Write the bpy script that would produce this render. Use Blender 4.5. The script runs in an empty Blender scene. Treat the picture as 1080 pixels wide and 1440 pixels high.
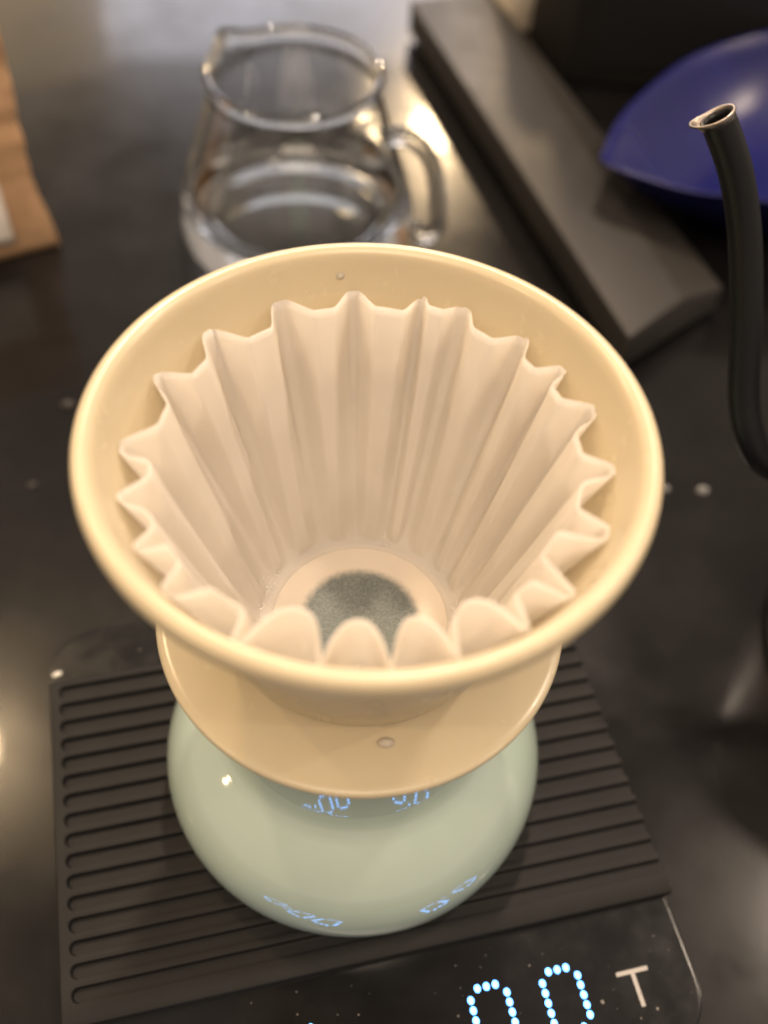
import bpy, bmesh, math, random
from mathutils import Vector, Matrix
random.seed(4)
MM = 0.001
PI = math.pi
S = bpy.context.scene
COL = S.collection

# ------------------------------------------------------------------ camera
# all lengths below are millimetres above/around the dripper's axis; the counter lies at z = 0
def V(x, y, z): return Vector((x*MM, y*MM, z*MM))
cam_d = bpy.data.cameras.new('camera')
cam = bpy.data.objects.new('camera', cam_d)
COL.objects.link(cam)
PITCH, ROLL, PAN = 0.9089, 0.0741, 0.0287
fwd = Vector((math.sin(PAN)*math.cos(PITCH), math.cos(PAN)*math.cos(PITCH), -math.sin(PITCH)))
rt = fwd.cross(Vector((0, 0, 1))).normalized()
up = rt.cross(fwd)
r2 = rt*math.cos(ROLL) + up*math.sin(ROLL)
u2 = -rt*math.sin(ROLL) + up*math.cos(ROLL)
M = Matrix((r2, u2, -fwd)).transposed().to_4x4()
M.translation = V(0, -135.86, 209.34 + 118)
cam.matrix_world = M
cam_d.sensor_fit = 'VERTICAL'
cam_d.sensor_height = 24.0
cam_d.sensor_width = 18.0
cam_d.lens = 24.0*1450.7/1440.0
cam_d.clip_start = 0.01
cam_d.clip_end = 60
cam_d.dof.use_dof = True
cam_d.dof.focus_distance = 0.252
cam_d.dof.aperture_fstop = 4.2
S.camera = cam

# ------------------------------------------------------------------ world, lamps, exposure
S.view_settings.view_transform = 'Standard'
S.view_settings.look = 'None'
S.view_settings.exposure = 0.45
S.view_settings.gamma = 1.0
S.cycles.use_denoising = True
S.cycles.max_bounces = 14
S.cycles.transmission_bounces = 12
S.cycles.glossy_bounces = 6
S.cycles.sample_clamp_indirect = 12.0
S.cycles.blur_glossy = 0.3
w = bpy.data.worlds.new('World'); S.world = w
w.use_nodes = True
w.node_tree.nodes['Background'].inputs[0].default_value = (1.0, 0.82, 0.68, 1)
w.node_tree.nodes['Background'].inputs[1].default_value = 0.33

def polar(az, el, d):
    a, e = math.radians(az), math.radians(el)
    return V(d*math.cos(a)*math.cos(e), d*math.sin(a)*math.cos(e), 118 + d*math.sin(e))
def bulb(name, az, el, d, power, col, rad):
    l = bpy.data.lights.new(name, 'POINT'); l.energy = power; l.color = col; l.shadow_soft_size = rad*MM
    o = bpy.data.objects.new(name, l); o.location = polar(az, el, d); COL.objects.link(o); return o
def panel(name, loc, target, sx, sy, power, col):
    l = bpy.data.lights.new(name, 'AREA'); l.shape = 'RECTANGLE'; l.size = sx*MM; l.size_y = sy*MM
    l.energy = power; l.color = col
    o = bpy.data.objects.new(name, l); o.location = V(*loc)
    d = V(*target) - o.location
    o.rotation_euler = d.to_track_quat('-Z', 'Y').to_euler(); COL.objects.link(o); return o
WARM, NEUT, COOL = (1.0, 0.715, 0.41), (1.0, 0.80, 0.62), (0.95, 0.92, 1.0)
bulb('back_light', 138, 53, 1300, 12, WARM, 40)        # back left, warm
bulb('back_light', 25, 53, 1300, 12, NEUT, 40)         # back right, whiter
bulb('back_light', 84, 57, 1400, 34, NEUT, 45)         # added fill behind, above the dripper, to brighten the filter's front folds
bulb('wall_lamp', -170.3, 24.5, 1500, 3, WARM, 20)       # left, low
bulb('ceiling_lamp', 150, 34, 2300, 22, WARM, 35)
bulb('ceiling_lamp', 14, 31, 2300, 22, NEUT, 35)
bulb('ceiling_lamp', -20, 44, 2000, 12, NEUT, 35)
bulb('ceiling_lamp', 205, 46, 2300, 18, WARM, 35)
far_lamp = bulb('back_light', 87, 32, 1650, 12, WARM, 36); far_lamp.location = V(84, 1489, 672)   # mirrored in the counter
panel('window_glow', (-170, 2300, 780), (0, 200, 60), 1000, 400, 5.2, COOL)
panel('front_fill', (0, -760, 1900), (0, 0, 118), 1000, 700, 15, NEUT)  # unseen fill added above the camera to brighten the filter's back wall
panel('wall_glow', (-900, 1800, 620), (0, 200, 60), 700, 450, 1.3, WARM)

# ------------------------------------------------------------------ materials
def mat(name, base, rough=0.5, spec=0.5, metal=0.0, coat=0.0, noise=None, bump=None, trans=0.0, ior=1.45,
        sss=0.0, rvar=0.0, rscale=300, emit=None, coat_rough=0.03, world=False):
    m = bpy.data.materials.new(name); m.use_nodes = True
    nt = m.node_tree; b = nt.nodes['Principled BSDF']
    b.inputs['Base Color'].default_value = (*base, 1)
    b.inputs['Roughness'].default_value = rough
    b.inputs['Specular IOR Level'].default_value = spec
    b.inputs['Metallic'].default_value = metal
    b.inputs['Coat Weight'].default_value = coat
    b.inputs['Coat Roughness'].default_value = coat_rough
    b.inputs['Transmission Weight'].default_value = trans
    b.inputs['IOR'].default_value = ior
    if sss:
        b.inputs['Subsurface Weight'].default_value = sss
        b.inputs['Subsurface Radius'].default_value = (0.004, 0.003, 0.0018)
        b.inputs['Subsurface Scale'].default_value = 1.0
    if emit:
        b.inputs['Emission Color'].default_value = (*emit[0], 1); b.inputs['Emission Strength'].default_value = emit[1]
    tc = nt.nodes.new('ShaderNodeTexCoord'); geo = nt.nodes.new('ShaderNodeNewGeometry')
    def ntex(scale, detail=5, rough_=0.6):
        n = nt.nodes.new('ShaderNodeTexNoise'); n.inputs['Scale'].default_value = scale
        n.inputs['Detail'].default_value = detail; n.inputs['Roughness'].default_value = rough_
        nt.links.new(geo.outputs['Position'] if world else tc.outputs['Object'], n.inputs['Vector']); return n
    if noise:
        sc, c1, c2 = noise
        n = ntex(sc); r = nt.nodes.new('ShaderNodeValToRGB')
        r.color_ramp.elements[0].position = 0.35; r.color_ramp.elements[1].position = 0.68
        r.color_ramp.elements[0].color = (*c1, 1); r.color_ramp.elements[1].color = (*c2, 1)
        nt.links.new(n.outputs['Fac'], r.inputs['Fac']); nt.links.new(r.outputs['Color'], b.inputs['Base Color'])
    if rvar:
        n = ntex(rscale); mr = nt.nodes.new('ShaderNodeMapRange')
        mr.inputs['From Min'].default_value = 0.3; mr.inputs['From Max'].default_value = 0.7
        mr.inputs['To Min'].default_value = max(0.0, rough - rvar); mr.inputs['To Max'].default_value = rough + rvar
        nt.links.new(n.outputs['Fac'], mr.inputs['Value']); nt.links.new(mr.outputs['Result'], b.inputs['Roughness'])
    if bump:
        sc, st, dist = bump
        n = ntex(sc, 4); bp = nt.nodes.new('ShaderNodeBump')
        bp.inputs['Strength'].default_value = st; bp.inputs['Distance'].default_value = dist*MM
        nt.links.new(n.outputs['Fac'], bp.inputs['Height']); nt.links.new(bp.outputs['Normal'], b.inputs['Normal'])
    return m

M_counter = mat('counter_stone', (0.008, 0.007, 0.007), 0.22, 0.27, noise=(9, (0.0055, 0.005, 0.005), (0.010, 0.0092, 0.009)),
                rvar=0.07, rscale=26, bump=(60, 0.05, 0.3), coat=0.2, coat_rough=0.035)
M_cream = mat('cream_resin', (0.575, 0.492, 0.335), 0.24, 0.5, sss=0.25, rvar=0.05, rscale=120, bump=(900, 0.03, 0.05))
M_mint = mat('mint_glaze', (0.53, 0.63, 0.50), 0.08, 0.6, coat=1.0, noise=(40, (0.425, 0.525, 0.455), (0.45, 0.55, 0.48)))
M_mint.node_tree.nodes['Principled BSDF'].inputs['Coat IOR'].default_value = 1.8
M_rubber = mat('black_silicone', (0.014, 0.0125, 0.0115), 0.6, 0.32, noise=(60, (0.0072, 0.0068, 0.0065), (0.0105, 0.0098, 0.0093)),
               bump=(2500, 0.12, 0.08))
M_glassblk = mat('black_glass', (0.006, 0.006, 0.0065), 0.19, 0.45, rvar=0.06, rscale=90, world=True)
M_scale = mat('black_plastic', (0.012, 0.012, 0.012), 0.45, 0.4, bump=(1500, 0.1, 0.05))
M_led = mat('blue_led', (0.02, 0.05, 0.09), 0.4, emit=((0.11, 0.36, 0.9), 6.5))
M_print = mat('grey_print', (0.42, 0.39, 0.36), 0.5)
M_glass = mat('clear_glass', (0.98, 0.99, 0.98), 0.0, 0.5, trans=1.0, ior=1.5)
def water_material():
    m = bpy.data.materials.new('clear_water'); m.use_nodes = True; nt = m.node_tree
    out = nt.nodes['Material Output']; b = nt.nodes['Principled BSDF']
    b.inputs['Base Color'].default_value = (0.92, 0.92, 0.92, 1); b.inputs['Roughness'].default_value = 0.03; b.inputs['IOR'].default_value = 1.6
    tr = nt.nodes.new('ShaderNodeBsdfTransparent')
    fr = nt.nodes.new('ShaderNodeLayerWeight'); fr.inputs['Blend'].default_value = 0.35
    mx = nt.nodes.new('ShaderNodeMixShader')
    ad = nt.nodes.new('ShaderNodeMath'); ad.operation = 'MULTIPLY_ADD'; ad.inputs[1].default_value = 0.82; ad.inputs[2].default_value = 0.18
    nt.links.new(fr.outputs['Fresnel'], ad.inputs[0]); nt.links.new(ad.outputs[0], mx.inputs[0]); nt.links.new(tr.outputs[0], mx.inputs[1]); nt.links.new(b.outputs[0], mx.inputs[2])
    nt.links.new(mx.outputs[0], out.inputs['Surface']); return m
M_water = water_material()
M_froth = mat('froth', (0.92, 0.88, 0.80), 0.05, 0.9, coat=1.0)
M_bar = mat('brushed_black_metal', (0.025, 0.0225, 0.020), 0.50, 0.5, rvar=0.06, rscale=60, bump=(1200, 0.06, 0.05))
M_bar_edge = mat('worn_metal_edge', (0.30, 0.27, 0.23), 0.3, metal=0.8)
M_case = mat('matte_black_case', (0.012, 0.0105, 0.0095), 0.55, 0.35, noise=(30, (0.009, 0.008, 0.0072), (0.015, 0.013, 0.0115)), bump=(900, 0.1, 0.1))
M_blue = mat('blue_plastic', (0.008, 0.010, 0.09), 0.27, 0.5, coat=0.0, noise=(25, (0.007, 0.009, 0.082), (0.010, 0.011, 0.098)))
M_kettle = mat('kettle_black', (0.007, 0.007, 0.0075), 0.34, 0.4, bump=(2000, 0.08, 0.05))
M_steel = mat('bare_steel', (0.40, 0.34, 0.29), 0.34, metal=1.0, rvar=0.06, rscale=300)
M_kraft = mat('kraft_paper', (0.44, 0.27, 0.15), 0.6, 0.35, noise=(45, (0.39, 0.235, 0.125), (0.48, 0.30, 0.17)), bump=(160, 0.5, 1.2))
M_label = mat('white_label', (0.72, 0.66, 0.58), 0.55, noise=(90, (0.66, 0.60, 0.53), (0.76, 0.70, 0.62)))
M_pale = mat('pale_speckled_paper', (0.6, 0.52, 0.4), 0.6, noise=(55, (0.55, 0.46, 0.34), (0.88, 0.80, 0.66)), bump=(120, 0.5, 1.5))
M_dust = mat('pale_dust', (0.22, 0.20, 0.18), 0.8)
M_crumb = mat('dark_crumb', (0.02, 0.016, 0.013), 0.5)
M_speck = mat('pale_speck', (0.75, 0.72, 0.66), 0.5)

def paper_material(name, grey=False):
    m = bpy.data.materials.new(name); m.use_nodes = True
    nt = m.node_tree; b = nt.nodes['Principled BSDF']; out = nt.nodes['Material Output']
    tc = nt.nodes.new('ShaderNodeTexCoord')
    n = nt.nodes.new('ShaderNodeTexNoise'); n.inputs['Scale'].default_value = 700; n.inputs['Detail'].default_value = 6
    n2 = nt.nodes.new('ShaderNodeTexNoise'); n2.inputs['Scale'].default_value = 45; n2.inputs['Detail'].default_value = 3
    for q in (n, n2): nt.links.new(tc.outputs['Object'], q.inputs['Vector'])
    r = nt.nodes.new('ShaderNodeValToRGB')
    r.color_ramp.elements[0].position = 0.3; r.color_ramp.elements[1].position = 0.7
    r.color_ramp.elements[0].color = (0.93, 0.90, 0.855, 1); r.color_ramp.elements[1].color = (0.96, 0.935, 0.895, 1)
    nt.links.new(n2.outputs['Fac'], r.inputs['Fac'])
    colour = r.outputs['Color']
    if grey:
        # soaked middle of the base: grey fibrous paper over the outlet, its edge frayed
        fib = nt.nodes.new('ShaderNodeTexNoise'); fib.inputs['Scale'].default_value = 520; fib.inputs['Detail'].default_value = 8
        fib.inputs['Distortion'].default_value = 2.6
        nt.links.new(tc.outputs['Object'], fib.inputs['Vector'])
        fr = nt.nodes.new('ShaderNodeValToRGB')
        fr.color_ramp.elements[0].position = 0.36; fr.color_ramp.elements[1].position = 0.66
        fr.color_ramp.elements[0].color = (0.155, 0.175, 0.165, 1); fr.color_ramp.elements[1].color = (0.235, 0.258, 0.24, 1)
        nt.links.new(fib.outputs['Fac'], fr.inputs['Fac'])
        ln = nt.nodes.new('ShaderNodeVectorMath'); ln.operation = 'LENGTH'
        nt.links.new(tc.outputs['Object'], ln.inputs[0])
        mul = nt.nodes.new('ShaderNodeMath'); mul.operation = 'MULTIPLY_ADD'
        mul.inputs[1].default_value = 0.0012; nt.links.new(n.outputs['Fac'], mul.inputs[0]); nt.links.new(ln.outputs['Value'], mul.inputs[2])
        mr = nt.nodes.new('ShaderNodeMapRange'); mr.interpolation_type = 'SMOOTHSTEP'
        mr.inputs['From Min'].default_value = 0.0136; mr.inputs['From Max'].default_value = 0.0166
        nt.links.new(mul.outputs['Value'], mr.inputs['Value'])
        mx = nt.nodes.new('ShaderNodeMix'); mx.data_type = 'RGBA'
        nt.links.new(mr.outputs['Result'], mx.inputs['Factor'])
        r.color_ramp.elements[0].color = (0.74, 0.655, 0.545, 1); r.color_ramp.elements[1].color = (0.80, 0.71, 0.595, 1)   # wet paper, darkened also to offset extra light on the level base
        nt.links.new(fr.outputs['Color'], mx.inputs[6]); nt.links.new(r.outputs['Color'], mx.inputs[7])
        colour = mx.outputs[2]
    nt.links.new(colour, b.inputs['Base Color'])
    b.inputs['Roughness'].default_value = 0.55 if not grey else 0.6
    b.inputs['Specular IOR Level'].default_value = 0.3
    bp = nt.nodes.new('ShaderNodeBump'); bp.inputs['Strength'].default_value = 0.25 if not grey else 0.5; bp.inputs['Distance'].default_value = 0.1*MM
    nt.links.new(n.outputs['Fac'], bp.inputs['Height']); nt.links.new(bp.outputs['Normal'], b.inputs['Normal'])
    t = nt.nodes.new('ShaderNodeBsdfTranslucent'); nt.links.new(colour, t.inputs['Color'])
    mixs = nt.nodes.new('ShaderNodeMixShader'); mixs.inputs['Fac'].default_value = 0.62 if not grey else 0.05
    nt.links.new(b.outputs['BSDF'], mixs.inputs[1]); nt.links.new(t.outputs['BSDF'], mixs.inputs[2])
    nt.links.new(mixs.outputs['Shader'], out.inputs['Surface'])
    return m
M_paper = paper_material('filter_paper')
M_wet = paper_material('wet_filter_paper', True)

# ------------------------------------------------------------------ helpers
def tag(o, label, cat, group=None):
    o['label'] = label; o['category'] = cat
    if group: o['group'] = group
    return o
def thing(name, label, cat, loc, rz=0.0, group=None):
    o = bpy.data.objects.new(name, None); o.location = V(*loc); o.rotation_euler = (0, 0, rz)
    o.empty_display_size = 0.01; COL.objects.link(o)
    return tag(o, label, cat, group)
def link(name, bm, material, parent=None, loc=(0, 0, 0), smooth=True, angle=None):
    """one mesh object from a bmesh in millimetres (local to its parent)"""
    for v in bm.verts: v.co *= MM
    bmesh.ops.recalc_face_normals(bm, faces=bm.faces[:])
    me = bpy.data.meshes.new(name); bm.to_mesh(me); bm.free()
    me.materials.append(material)
    if smooth:
        for p in me.polygons: p.use_smooth = True
        if angle: me.set_sharp_from_angle(angle=math.radians(angle))
    o = bpy.data.objects.new(name, me); COL.objects.link(o)
    o.location = V(*loc)
    if parent: o.parent = parent
    return o
def lathe(prof, n=128, closed=False, fn=None):
    bm = bmesh.new(); rings = []
    for r, z in prof:
        ring = []
        for i in range(n):
            a = 2*PI*i/n; rr, zz = (r, z) if fn is None else fn(r, z, a)
            ring.append(bm.verts.new((rr*math.cos(a), rr*math.sin(a), zz)))
        rings.append(ring)
    m = len(rings)
    for k in range(m if closed else m-1):
        a, b = rings[k], rings[(k+1) % m]
        for i in range(n):
            bm.faces.new((a[i], a[(i+1) % n], b[(i+1) % n], b[i]))
    if not closed:
        bm.faces.new(rings[0]); bm.faces.new(rings[-1])
    return bm
def smooth_profile(pts, sub=6):
    """Catmull-Rom through the points"""
    out = []
    for i in range(len(pts)-1):
        p0, p1, p2, p3 = pts[max(i-1, 0)], pts[i], pts[i+1], pts[min(i+2, len(pts)-1)]
        for k in range(sub):
            t = k/sub
            out.append(tuple(0.5*((2*p1[j]) + (-p0[j]+p2[j])*t + (2*p0[j]-5*p1[j]+4*p2[j]-p3[j])*t*t
                             + (-p0[j]+3*p1[j]-3*p2[j]+p3[j])*t**3) for j in range(len(p1))))
    out.append(tuple(pts[-1])); return out
def tube(path, rad, n=24, cap=True, bm=None):
    bm = bm or bmesh.new(); P = [Vector(p) for p in path]; rings = []
    T = [(P[min(i+1, len(P)-1)] - P[max(i-1, 0)]).normalized() for i in range(len(P))]
    ref = Vector((0, 0, 1)) if abs(T[0].z) < 0.9 else Vector((1, 0, 0))
    nrm = (ref - T[0]*ref.dot(T[0])).normalized()
    for i, p in enumerate(P):
        nrm = (nrm - T[i]*nrm.dot(T[i])).normalized(); bn = T[i].cross(nrm)
        r = rad[i] if isinstance(rad, (list, tuple)) else rad
        rings.append([bm.verts.new(p + nrm*r*math.cos(2*PI*k/n) + bn*r*math.sin(2*PI*k/n)) for k in range(n)])
    for a, b in zip(rings, rings[1:]):
        for k in range(n): bm.faces.new((a[k], a[(k+1) % n], b[(k+1) % n], b[k]))
    if cap: bm.faces.new(rings[0]); bm.faces.new(rings[-1])
    return bm
def prism(poly, z0, z1, bevel=0.0, seg=3):
    bm = bmesh.new()
    lo = [bm.verts.new((x, y, z0)) for x, y in poly]; hi = [bm.verts.new((x, y, z1)) for x, y in poly]
    n = len(poly); bm.faces.new(lo[::-1]); bm.faces.new(hi)
    for i in range(n): bm.faces.new((lo[i], lo[(i+1) % n], hi[(i+1) % n], hi[i]))
    if bevel:
        bmesh.ops.bevel(bm, geom=[e for e in bm.edges], offset=bevel, segments=seg, profile=0.5, affect='EDGES')
    return bm
def box(x0, x1, y0, y1, z0, z1, bevel=0.0, seg=3):
    return prism([(x0, y0), (x1, y0), (x1, y1), (x0, y1)], z0, z1, bevel, seg)
def round_rect(x0, x1, y0, y1, r, n=12):
    out = []
    for cx, cy, a0 in ((x1-r, y1-r, 0), (x0+r, y1-r, 90), (x0+r, y0+r, 180), (x1-r, y0+r, 270)):
        for k in range(n+1):
            a = math.radians(a0 + 90*k/n); out.append((cx + r*math.cos(a), cy + r*math.sin(a)))
    return out
def layered(poly, levels):
    """stack of outlines scaled in by an inset: levels = [(inset, z)...]"""
    bm = bmesh.new(); n = len(poly); rings = []
    cx = sum(p[0] for p in poly)/n; cy = sum(p[1] for p in poly)/n
    for ins, z in levels:
        ring = []
        for x, y in poly:
            dx, dy = x-cx, y-cy; L = math.hypot(dx, dy); f = (L-ins)/L
            ring.append(bm.verts.new((cx+dx*f, cy+dy*f, z)))
        rings.append(ring)
    for a, b in zip(rings, rings[1:]):
        for i in range(n): bm.faces.new((a[i], a[(i+1) % n], b[(i+1) % n], b[i]))
    bm.faces.new(rings[0]); bm.faces.new(rings[-1]); return bm

Z = 118.0   # height of the dripper's saucer above the counter
YAW = 0.2535

# ------------------------------------------------------------------ the setting: counter
bm = bmesh.new()
vs = [bm.verts.new(p) for p in ((-2600, -1500, 0), (2600, -1500, 0), (2600, 2600, 0), (-2600, 2600, 0))]
bm.faces.new(vs)
counter = link('counter', bm, M_counter, smooth=False); counter['kind'] = 'structure'

# ------------------------------------------------------------------ coffee scale
scale = thing('coffee_scale', 'black digital coffee scale with ribbed mat and lit blue digits under the mint server', 'scale', (0, 0, 0), YAW)
GT = Z - 96.0      # top of the glass
outline = round_rect(-91, 82, -97, 66, 15)
link('body', layered(outline, [(9, 0.5), (7, 1), (3, 5), (2.2, GT-4.2), (2.6, GT-3.6)]), M_scale, scale, angle=40)
link('glass_top', layered(outline, [(1.2, GT-3.5), (0.2, GT-3.0), (0.0, GT-0.35), (0.12, GT-0.1), (0.4, GT), (1.2, GT), (2.5, GT)]), M_glassblk, scale, angle=40)
# ribbed mat: one sheet with sixteen round-ended troughs
x0, x1, y0, y1 = -90.8, 83.4, -58.2, 47.3
top, depth, pitch, wid = Z-93.4, 1.7, 6.2, 3.9
xs = [x0, x0+0.35] + [x0+0.35+0.24*k for k in range(1, 26)] + [-78 + 161.4*k/26 for k in range(1, 27)]
slots = [y1-4.6-pitch*k for k in range(16)]
ys = set([y0, y0+0.35, y1-0.35, y1])
for c in slots:
    for q in (-0.5*pitch, -2.35, -2.15, -1.95, -1.75, -1.5, -1.0, -0.5, 0, 0.5, 1.0, 1.5, 1.75, 1.95, 2.15, 2.35):
        if y0+0.4 < c+q < y1-0.4: ys.add(round(c+q, 3))
ys = sorted(ys)
bm = bmesh.new(); grid = []
sx = x0 + 3.1 + wid/2
for x in xs:
    row = []
    for y in ys:
        c = min(slots, key=lambda s: abs(s-y))
        dist = (math.hypot(x-sx, y-c) if x < sx else abs(y-c)) - wid/2
        t = min(1, max(0, (0.25-dist)/0.5)); t = t*t*(3-2*t)
        if x < x0+0.2: t = 0
        z = top - depth*t
        if y in (y0, y1) or x == x0: z -= 0.4
        row.append(bm.verts.new((x, y, z)))
    grid.append(row)
for i in range(len(xs)-1):
    for j in range(len(ys)-1):
        bm.faces.new((grid[i][j], grid[i+1][j], grid[i+1][j+1], grid[i][j+1]))
edge = [g[0] for g in grid] + grid[-1][1:] + [g[-1] for g in grid[-2::-1]] + grid[0][-2:0:-1]
low = [bm.verts.new((v.co.x, v.co.y, GT+0.05)) for v in edge]
for i in range(len(edge)):
    k = (i+1) % len(edge); bm.faces.new((edge[i], edge[k], low[k], low[i]))
bm.faces.new(low)
link('ribbed_mat', bm, M_rubber, scale, angle=50)
# lit digits: 5 x 7 dot figures, each dot its own piece
dot_me = None
def dot(parent, x, y, first=[None]):
    if first[0] is None:
        bm = bmesh.new(); n = 10
        rim = [bm.verts.new((0.92*math.cos(2*PI*k/n), 1.1*math.sin(2*PI*k/n), 0)) for k in range(n)]
        mid = [bm.verts.new((0.7*math.cos(2*PI*k/n), 0.85*math.sin(2*PI*k/n), 0.12)) for k in range(n)]
        for k in range(n): bm.faces.new((rim[k], rim[(k+1) % n], mid[(k+1) % n], mid[k]))
        bm.faces.new(mid); bm.faces.new(rim)
        o = link('led_dot', bm, M_led); first[0] = o
    else:
        o = first[0].copy(); COL.objects.link(o)
    o.parent = parent; o.location = V(x, y, 0); return o
ZERO = [(c, 0) for c in (1, 2, 3)] + [(c, 6) for c in (1, 2, 3)] + [(c, r) for c in (0, 4) for r in range(1, 6)]
P = 2.6
def display(name, x, items):
    bm = box(-1.5, (items[-1][1]+5)*P, -17.5, 1.5, -0.10, 0.012)
    d = link(name, bm, M_glassblk, scale, (x, -71.0, GT+0.012), smooth=False)
    for kind, off in items:
        pts = ZERO if kind == '0' else ([(0, 6)] if kind == '.' else [(0, 2), (0, 4)])
        for c, r in pts: dot(d, (off+c)*P, -r*P)
    return d
display('weight_display', 17.9, [('0', 0), ('.', 6), ('0', 8)])
display('timer_display', -70.5, [('0', 0), (':', 6.1), ('0', 8), ('0', 14)])
bm = box(59.8, 69.2, -76.45, -75.3, GT+0.01, GT+0.06)
b2 = box(63.9, 65.1, -85.2, -76.45, GT+0.01, GT+0.06)
me = bpy.data.meshes.new('tmp'); b2.to_mesh(me); bm.from_mesh(me); b2.free(); bpy.data.meshes.remove(me)
bmesh.ops.remove_doubles(bm, verts=bm.verts[:], dist=0.001)
link('tare_mark', bm, M_print, scale, smooth=False)

# ------------------------------------------------------------------ mint server under the dripper
server = thing('server', 'round pale mint glazed server standing on the scale under the dripper', 'server', (0, 0, Z-93.4))
B = Z-93.4
EC, ER, EH = -79.1, 55.5, 33.5
outer = [(39.0, -4.2), (38.2, -6.5), (34.6, -14), (32.9, -21), (32.6, -26)]
rr_ = 32.4
for q in range(0, 20):
    outer.append((rr_, -29.5 - q)); rr_ += math.tan(math.radians(1.9 + 0.78*q))
th0 = math.asin(math.sqrt(1-(38.4/ER)**2))
outer += [(rr_ + 0.5, -50.4)]
belly = []
for k in range(25):
    a = th0 + (math.radians(-26)-th0)*k/24
    belly.append((ER*math.cos(a), EC + EH*math.sin(a)))
prof = smooth_profile(outer, 6) + belly + [(46.5, -93.2), (45.0, -93.4), (42, -92.8), (20, -92.0), (0.5, -92.0)]
inner = [(36.4, -4.0), (35.0, -7), (32.0, -16), (30.0, -30), (32.0, -48), (48, -66), (52, -80), (44, -89), (10, -89.5), (0.5, -89.5)]
prof = list(reversed(smooth_profile(inner, 5))) + [(37.6, -3.6)] + prof
prof = [(r, z + Z - B) for r, z in prof]
link('pot', lathe(prof, 160), M_mint, server, angle=70)

# ------------------------------------------------------------------ dripper
dr = thing('dripper', 'cream flat-bottom coffee dripper with a wide flared rim and a saucer base', 'dripper', (0, 0, Z-3.5))
B = Z-3.5
body = [(0.5, -11), (26.5, -11.2), (28.6, -10.4), (29.4, -8), (30, -2)]
cone_out = [(31.8, -0.4), (33.0, 0.0), (33.6, 1.2), (36.5, 9), (42.5, 27), (48.5, 45), (51.6, 53), (53.2, 55.2), (55.2, 56.4), (56.5, 57.6), (57.1, 59.2),
            (56.9, 60.9), (56.0, 62.0), (54.8, 62.2), (53.4, 61.5), (52.5, 60.0), (51.7, 57.6), (50.9, 55.2), (50.2, 53.2), (49.6, 51.6), (48.6, 48.8),
            (43.4, 35), (37.2, 17), (31.0, 1), (28.2, -7), (27.0, -9.2), (25, -9.9), (10, -10.0), (0.5, -10.0)]
prof = body + smooth_profile(cone_out, 4)
prof = [(r, z + Z - B) for r, z in prof]
link('cone', lathe(prof, 192), M_cream, dr, angle=60)
sau = [(30.2, -3.4), (46.8, -3.45), (48.2, -3.2), (48.95, -2.5), (49.05, -1.8), (48.8, -1.1), (48.2, -0.75), (46.5, -0.62), (40, -0.5), (33.6, -0.45), (30.2, -0.45)]
link('saucer', lathe([(r, z + Z - B) for r, z in sau], 192, closed=True), M_cream, dr, angle=50)

# ------------------------------------------------------------------ pleated paper filter
fl = thing('paper_filter', 'white pleated paper filter wetted and seated inside the cream dripper', 'paper filter', (0, 0, Z-9.6))
B = Z-9.6
peaks = [19, 34, 48, 67, 78, 96, 116, 137, 157, 181, 196, 211, 224, 245, 262, 277, 291, 307, 321, 341, 360]
rnd = random.Random(11)
cols = []
n = len(peaks); SUB = 24
for i in range(n):
    a0 = peaks[i]; a1 = peaks[(i+1) % n] + (360 if i == n-1 else 0)
    back = math.cos(math.radians((a0+a1)/2 - 88))
    skew = 0.5 + 0.13*math.copysign(min(1, abs(math.sin(math.radians((a0+a1)/2-90)))*1.6), math.sin(math.radians((a0+a1)/2-90)))
    amp = min(9.6, 0.62*math.radians(a1-a0)*49)*rnd.uniform(0.62, 1.0)
    front = 240 < (a0+a1)/2 < 300
    if front: amp = 10.6*rnd.uniform(0.95, 1.03)
    bot = rnd.uniform(0.9, 1.7); wob = rnd.uniform(0, 6); d0 = rnd.uniform(0.04, 0.10) if not front else 0.025; d1 = rnd.uniform(0.27, 0.40) if not front else 0.5
    for k in range(SUB):
        u = k/SUB
        ph = 0.5*u/skew if u < skew else 0.5 + 0.5*(u-skew)/(1-skew)
        q = min(1, max(0, (min(ph, 1-ph) - d0)/(d1-d0)))
        cols.append((a0 + (a1-a0)*u, q, front, amp, bot, wob))
LV = 30
bm = bmesh.new(); rows = []
for rr_, zz in ((21.5, -8.85), (23.6, -8.8), (24.7, -8.45)):
    rows.append([bm.verts.new((rr_*math.cos(math.radians(q[0])), rr_*math.sin(math.radians(q[0])), zz + Z - B)) for q in cols])
for j in range(LV+1):
    t = j/LV; row = []
    for a, q, front, amp, bot, wob in cols:
        rnd_s = math.sqrt(max(0, 1-(1-q)**2.3)) if front else 0.5*q*q*(3-2*q) + 0.5*math.sin(PI/2*q)
        k = 0.1 + 0.9*t**2.2 if not front else 0.3 + 0.7*t
        s = (1-k)*q + k*rnd_s
        f = bot + (amp-bot)*t**1.1
        ro = 26.0 + (49.6-26.0)*t
        r = ro - f*s
        # soft random buckling of the sheet
        r += 0.16*math.sin(7*t + wob*3 + math.radians(a)*5)*t*(1-0.3*s) + 0.08*math.sin(a*0.21+15*t)*t
        ang = math.radians(a + 0.9*math.sin(2.1*t + wob)*t*s)
        z = -7.7 + 60.9*t + (1.1*s*t*t) + 0.5*math.sin(a*0.11+wob)*t**4
        if j == 0: r = 25.5 - 0.7*s
        row.append(bm.verts.new((r*math.cos(ang), r*math.sin(ang), z + Z - B)))
    rows.append(row)
m = len(cols)
for j in range(len(rows)-1):
    for i in range(m): bm.faces.new((rows[j][i], rows[j][(i+1) % m], rows[j+1][(i+1) % m], rows[j+1][i]))
wall = link('pleated_wall', bm, M_paper, fl)
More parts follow.
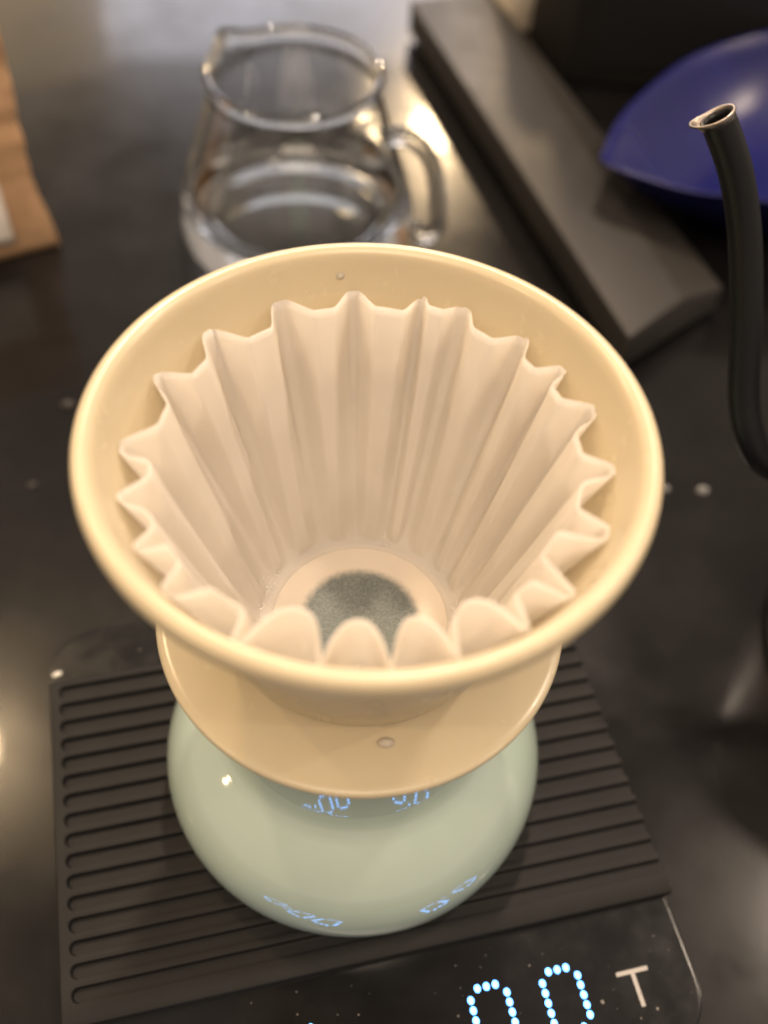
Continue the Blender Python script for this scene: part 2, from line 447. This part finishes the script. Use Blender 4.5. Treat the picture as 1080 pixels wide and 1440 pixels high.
sd = wall.modifiers.new('thickness', 'SOLIDIFY'); sd.thickness = 0.16*MM; sd.offset = 0
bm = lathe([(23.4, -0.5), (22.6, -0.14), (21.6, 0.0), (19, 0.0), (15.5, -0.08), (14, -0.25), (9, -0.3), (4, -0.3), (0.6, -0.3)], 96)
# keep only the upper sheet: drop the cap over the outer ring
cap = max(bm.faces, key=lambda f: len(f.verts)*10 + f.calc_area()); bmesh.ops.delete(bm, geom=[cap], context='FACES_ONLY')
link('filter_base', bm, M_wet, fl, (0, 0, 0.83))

# ------------------------------------------------------------------ water: drops and froth
def drop(name, label, x, y, z, rx, ry, h, material=None, group=None, cat='water drop', ang=0.0):
    bm = bmesh.new(); n = 20; rings = []
    for k in range(6):
        e = (PI/2)*k/6; q = math.cos(e)
        rings.append([bm.verts.new((rx*q*math.cos(2*PI*i/n)*(1+0.08*math.sin(4*PI*i/n)), ry*q*math.sin(2*PI*i/n), h*math.sin(e))) for i in range(n)])
    for a, b in zip(rings, rings[1:]):
        for i in range(n): bm.faces.new((a[i], a[(i+1) % n], b[(i+1) % n], b[i]))
    tp = bm.verts.new((0, 0, h))
    for i in range(n): bm.faces.new((rings[-1][i], rings[-1][(i+1) % n], tp))
    bm.faces.new(rings[0][::-1])
    if material is None: bmesh.ops.delete(bm, geom=[max(bm.faces, key=lambda f: len(f.verts))], context='FACES_ONLY')
    o = link(name, bm, material or M_water); o.location = V(x, y, z); o.rotation_euler = (0, 0, ang)
    return tag(o, label, cat, group)
drop('water_drop', 'single water drop on the front of the cream saucer', 7.0, -36.6, Z-0.4, 1.9, 1.3, 0.9)
d = drop('water_drop', 'small water drop high on the back inner wall of the dripper', -8.6, 50.8, Z+56.4, 1.1, 0.9, 0.7); d.rotation_euler = (math.radians(68), 0, 0.17)
drop('water_drop', 'shining water drop on the counter between dripper and spout', 139.6, 138.9, 0.05, 2.6, 2.2, 1.7)
drop('water_drop', 'faint flat water drop on the counter just right of the dripper rim', 124.0, 139.0, 0.05, 1.8, 1.6, 0.8)
drop('crumb', 'dark crumb on the counter left of the dripper rim', -130.1, 168.1, 0.0, 3.4, 2.6, 2.2, M_crumb, cat='crumb')
drop('crumb', 'tiny dark crumb on the counter left of the scale', -134.6, 123.2, 0.0, 2.2, 1.7, 1.4, M_crumb, cat='crumb', ang=0.6)
cy, sy = math.cos(YAW), math.sin(YAW)
def on_scale(a, b): return (a*cy - b*sy, a*sy + b*cy)
px, py = on_scale(-88.6, 51.2)
drop('scale_speck', 'tiny pale chip on the back left corner of the scale', px, py, GT, 1.6, 0.9, 0.6, M_speck, cat='speck', ang=0.5)  # small pale speck set on the glass corner
# dust on the black glass and mat
bm = bmesh.new(); rd = random.Random(8)
def fleck(a, b, z, r):
    x, y = on_scale(a, b); n_ = 5; off = rd.uniform(0, 6)
    lo = [bm.verts.new((x + r*rd.uniform(0.5, 1.2)*math.cos(off+2*PI*q/n_), y + r*rd.uniform(0.5, 1.2)*math.sin(off+2*PI*q/n_), z)) for q in range(n_)]
    t_ = bm.verts.new((x, y, z + 0.12))
    for q in range(n_): bm.faces.new((lo[q], lo[(q+1) % n_], t_))
for k in range(70): fleck(rd.uniform(-60, 79), rd.uniform(-94, -60), GT+0.02, abs(rd.gauss(0, 0.16))+0.07)
for k in range(28): fleck(rd.uniform(-82, 0), rd.uniform(49, 63), GT+0.02, abs(rd.gauss(0, 0.2))+0.08)
dust = link('dust', bm, M_dust, smooth=False); dust['kind'] = 'stuff'; dust['label'] = 'fine pale dust on the black glass of the scale'
# froth where the soaked wall meets the base
bm = bmesh.new(); rr = random.Random(3)
def bubble(x, y, z, r):
    bmesh.ops.create_icosphere(bm, subdivisions=1, radius=r, matrix=Matrix.Translation((x, y, z)))
for a_lo, a_hi, cnt in ((150, 200, 70), (-40, 15, 60), (70, 84, 14)):
    for k in range(cnt):
        a = math.radians(rr.uniform(a_lo, a_hi)); t = abs(rr.gauss(0, 0.045))
        r = 24.0 + 22*t - 1.6*rr.random()
        bubble(r*math.cos(a), r*math.sin(a), 1.2 + 60*t, rr.uniform(0.09, 0.22))
o = link('froth', bm, M_froth, None, (0, 0, Z-9.0)); o['kind'] = 'stuff'
o['label'] = 'fine froth bubbles at the wet foot of the paper'

# ------------------------------------------------------------------ glass carafe behind
CX, CY = -41.5, 296.0
car = thing('glass_carafe', 'empty clear glass carafe with a pouring lip standing behind the dripper', 'carafe', (CX, CY, 0))
def lip(r, z, a):
    d = (a - math.radians(143) + PI) % (2*PI) - PI
    k = math.exp(-(d/0.20)**2)*max(0, (z-74)/12)
    return r + 5.0*k, z + 2.2*k
o_ = smooth_profile([(50, 0.5), (53.5, 1.0), (55.8, 3.0), (56.8, 8), (57.2, 14), (56.6, 20), (53.6, 31), (48.4, 47), (43.0, 64), (39.6, 75), (38.9, 80.5), (39.2, 82.6), (40.3, 84.0), (40.5, 85.6), (39.8, 86.7)], 5)
i_ = smooth_profile([(38.8, 87.0), (37.6, 86.6), (36.9, 85.4), (37.0, 83.8), (37.1, 80), (37.5, 75), (40.8, 64), (46.1, 47), (51.2, 31), (51.2, 22), (46, 15.5), (41.5, 13.2), (40, 13.0), (38, 12.9), (20, 12.8), (0.5, 12.8)], 5)
prof = [(0.5, 1.6), (30, 1.5), (38, 0.9)] + o_ + i_
link('bowl', lathe(prof, 128, fn=lip), M_glass, car)
hp = smooth_profile([(40, 0, 55), (47, -1, 58), (55, -2, 56.5), (62, -3, 50), (66.5, -4, 39), (69, -5, 24), (69, -6, 11), (64, -5, 6.5), (57.4, -4, 9.5)], 6)
link('handle', tube(hp, 4.2, 24), M_glass, car)

# ------------------------------------------------------------------ dark bar lying on the counter
bar = thing('metal_bar', 'long flat dark metal bar lying diagonally on the counter beside the carafe', 'bar', (75, 355, 0))
def bp(x, y, z): return (x-75, y-355, z)
# cross-section swept from the near end to the far end: left foot, left top, right top, low shoulder, right foot
near = [(111.8, 205, 4), (110.8, 203.5, 24), (138.6, 232.5, 24), (162, 249.3, 17.5), (162.5, 250, 4)]
far = [(11.2, 497, 4), (11.0, 495, 24), (56, 514, 24), (63, 517, 20), (63.5, 517.5, 4)]
bm = bmesh.new()
A = [bm.verts.new(bp(*p)) for p in near]; C_ = [bm.verts.new(bp(*p)) for p in far]
bm.faces.new(A); bm.faces.new(C_[::-1])
for i in range(5): bm.faces.new((A[i], A[(i+1) % 5], C_[(i+1) % 5], C_[i]))
bmesh.ops.bevel(bm, geom=bm.edges[:], offset=0.9, segments=3, profile=0.5, affect='EDGES')
link('rail', bm, M_bar, bar, angle=35)
for x, y in ((124, 228), (150, 252), (22, 486), (56, 504)):
    link('foot', lathe([(0.4, 0.05), (4, 0.05), (4.4, 0.6), (4.4, 3.9), (0.4, 3.9)], 24), M_steel, bar, bp(x, y, 0), angle=40)

# ------------------------------------------------------------------ black case and pale bag at the back
case = thing('black_case', 'tall matte black case standing at the back behind the blue tray', 'case', (104, 447, 0), math.radians(-2))
poly = [(0, 0), (150, 2), (132, 110), (-20, 52)]
link('housing', prism(poly, 4, 150, 2.2, 3), M_case, case, angle=35)
link('plinth', prism([(2.5, 2.5), (147, 4.5), (130, 106), (-16, 51)], 0.05, 4), M_scale, case, smooth=False)
link('seam_panel', prism([(14, -0.8), (136, 0.9), (136, 2), (14, 2)], 16, 138, 0.3, 1), M_scale, case, smooth=False)
bag2 = thing('pale_bag', 'pale cream speckled paper bag behind the dark bar', 'bag', (118, 545, 0), 0.36)
def bag_mesh(wx, wy, h, seed, top_pinch=0.16, nx=14, nz=32, crumple=1.6, shrink=0.10):
    r = random.Random(seed); bm = bmesh.new(); rings = []
    per = []
    for k in range(nx): per.append((-wx + 2*wx*k/nx, -wy))
    for k in range(nx//2): per.append((wx, -wy + 2*wy*k/(nx//2)))
    for k in range(nx): per.append((wx - 2*wx*k/nx, wy))
    for k in range(nx//2): per.append((-wx, wy - 2*wy*k/(nx//2)))
    for j in range(nz+1):
        t = j/nz; ring = []
        for i, (x, y) in enumerate(per):
            f = 1 - (1-top_pinch)*max(0, (t-0.12)/0.88)**1.15
            g = 1 + 0.03*math.sin(7*t+seed)
            f *= 1 - 0.10*math.exp(-((h*t-62)/4.5)**2) - 0.07*math.exp(-((h*t-88)/4)**2)
            g *= 1 - 0.015*math.exp(-((h*t-62)/4.5)**2)
            xx = x*g*(1-shrink*t); yy = y*f
            d = crumple*(math.sin(i*0.9+seed+t*5)*0.4 + math.sin(i*0.37+t*13+seed)*0.5 + r.uniform(-0.3, 0.3))*min(1, t*3)
            ring.append(bm.verts.new((xx + d*0.5, yy - d, h*t + 0.05)))
        rings.append(ring)
    n_ = len(per)
    for a, b in zip(rings, rings[1:]):
        for i in range(n_): bm.faces.new((a[i], a[(i+1) % n_], b[(i+1) % n_], b[i]))
    bm.faces.new(rings[0]); bm.faces.new(rings[-1]); return bm
link('pouch', bag_mesh(55, 20, 120, 5, top_pinch=0.5, crumple=2.6), M_pale, bag2)

# ------------------------------------------------------------------ kraft bag at the left edge
kb = thing('kraft_bag', 'crumpled brown kraft coffee bag with a white label at the left', 'bag', (-229, 270, 0), math.radians(29))
link('pouch', bag_mesh(64, 30, 106, 2, top_pinch=0.5, crumple=1.8, shrink=0.03), M_kraft, kb)
def label_mesh(x0, x1, z0, z1, yfun, n_=10):
    bm = bmesh.new(); g = []
    for i in range(n_+1):
        x = x0 + (x1-x0)*i/n_
        g.append([(bm.verts.new((x, yfun(z0 + (z1-z0)*j/n_)-0.9, z0 + (z1-z0)*j/n_)), bm.verts.new((x, yfun(z0 + (z1-z0)*j/n_)-1.4, z0 + (z1-z0)*j/n_))) for j in range(n_+1)])
    for i in range(n_):
        for j in range(n_):
            for s in (0, 1): bm.faces.new((g[i][j][s], g[i+1][j][s], g[i+1][j+1][s], g[i][j+1][s]))
    for i in range(n_):
        for j in (0, n_): bm.faces.new((g[i][j][0], g[i+1][j][0], g[i+1][j][1], g[i][j][1]))
    for j in range(n_):
        for i in (0, n_): bm.faces.new((g[i][j][0], g[i][j+1][0], g[i][j+1][1], g[i][j][1]))
    return bm
link('label', label_mesh(-40, 45, 10, 52, lambda z: -30*(1-0.5*max(0, (z/106-0.12)/0.88)**1.15)-1.6), M_label, kb)

# ------------------------------------------------------------------ blue leaf-shaped tray
tray = thing('blue_tray', 'shiny dark blue leaf-shaped plastic tray at the right edge', 'tray', (180, 345, 0))
TH = 48.0
half = smooth_profile([(102.4, 301.7), (115.6, 337.9), (138.1, 373.7), (165.4, 405.5), (210, 435.2), (262, 447), (312, 428)], 6)
lowr = smooth_profile([(312, 428), (318, 380), (292, 330), (245, 288), (200, 273.5), (158.2, 276), (138.9, 279.1), (120, 287.3), (106, 295.5), (102.4, 301.7)], 6)
poly = [(x-180, y-345) for x, y in half[:-1] + lowr[:-1]]
def dish(levels):
    bm = bmesh.new(); rings = []; cx, cy = 30, 8
    for f, z in levels:
        rings.append([bm.verts.new((cx+(x-cx)*f, cy+(y-cy)*f, z)) for x, y in poly])
    n_ = len(poly)
    for a, b in zip(rings, rings[1:]):
        for i in range(n_): bm.faces.new((a[i], a[(i+1) % n_], b[(i+1) % n_], b[i]))
    bm.faces.new(rings[0]); bm.faces.new(rings[-1]); return bm
out_l = [(0.42, 0.3), (0.47, 0.3), (0.50, 3), (0.56, 9), (0.68, 18), (0.82, 30), (0.93, 41), (0.985, TH-0.8), (1.0, TH)]
in_l = [(0.985, TH+0.6), (0.965, TH-0.4), (0.90, 40), (0.79, 30), (0.65, 20.5), (0.5, 13), (0.35, 9.5), (0.1, 8.6)]
link('dish', dish(out_l + in_l), M_blue, tray)

# ------------------------------------------------------------------ gooseneck kettle (mostly beyond the right edge)
ket = thing('gooseneck_kettle', 'black gooseneck kettle with a bare steel spout tip at the right edge', 'kettle', (216, 62, 0))
bodyp = smooth_profile([(60, 0.6), (63.5, 2), (64.5, 8), (62, 40), (57, 78), (52, 104), (49, 110), (46, 112)], 5)
link('body', lathe([(0.5, 0.4)] + bodyp + [(0.5, 112)], 96), M_kettle, ket, angle=40)
lid = link('lid', lathe([(0.5, 112.2), (44, 112.2), (45, 114), (40, 118), (20, 121), (9, 122), (8, 126), (10, 131), (9, 135), (5, 137), (0.5, 137)], 64), M_kettle, ket, angle=40)
sp = [(168, 70, 84), (150, 75, 83), (138, 77, 83.5), (130.1, 77.4, 85.5), (121.5, 77, 91), (115.4, 80.5, 99.5), (111.5, 86.2, 110.2), (107.4, 95.0, 130.2), (101.4, 104.5, 152.6), (94.5, 110, 169.1), (86.3, 113.5, 182)]
sp = smooth_profile(sp, 6)
spl = [(x-216, y-62, z) for x, y, z in sp]
L = len(spl)
rads = [6.2 - 1.6*min(1, i/(L*0.35)) for i in range(L)]
spout = link('spout', tube(spl, rads, 28, cap=False), M_kettle, ket)
m_ = spout.modifiers.new('wall', 'SOLIDIFY'); m_.thickness = 0.9*MM; m_.offset = -1
# bare steel mouth: a short lined ring with a dropped pouring edge
d_ = (Vector(spl[-1]) - Vector(spl[-3])).normalized()
tip = Vector(spl[-1])
side = Vector((-1, 0.1, 0)); side = (side - d_*side.dot(d_)).normalized(); oth = d_.cross(side)
bm = bmesh.new(); n_ = 32; rings = []
for rr_, h in ((4.7, -0.6), (5.0, 0.3), (4.85, 0.75), (4.4, 0.65), (4.1, 0.1), (4.0, -3), (4.0, -9)):
    ring = []
    for k in range(n_):
        a = 2*PI*k/n_; kk = max(0, math.cos(a))**4
        ring.append(bm.verts.new(tip + d_*(h + (0.8*kk if h > -2 else 0)) + (side*math.cos(a) + oth*math.sin(a))*(rr_ + (2.2*kk if h > 0 else 0))))
    rings.append(ring)
for a, b in zip(rings, rings[1:]):
    for k in range(n_): bm.faces.new((a[k], a[(k+1) % n_], b[(k+1) % n_], b[k]))
link('spout_mouth', bm, M_steel, ket)
hp = smooth_profile([(56, 8, 96), (84, 14, 104), (104, 18, 96), (110, 18, 70), (100, 16, 40), (92, 14, 28)], 6)
link('handle', tube(hp, 6.5, 18), M_kettle, ket)
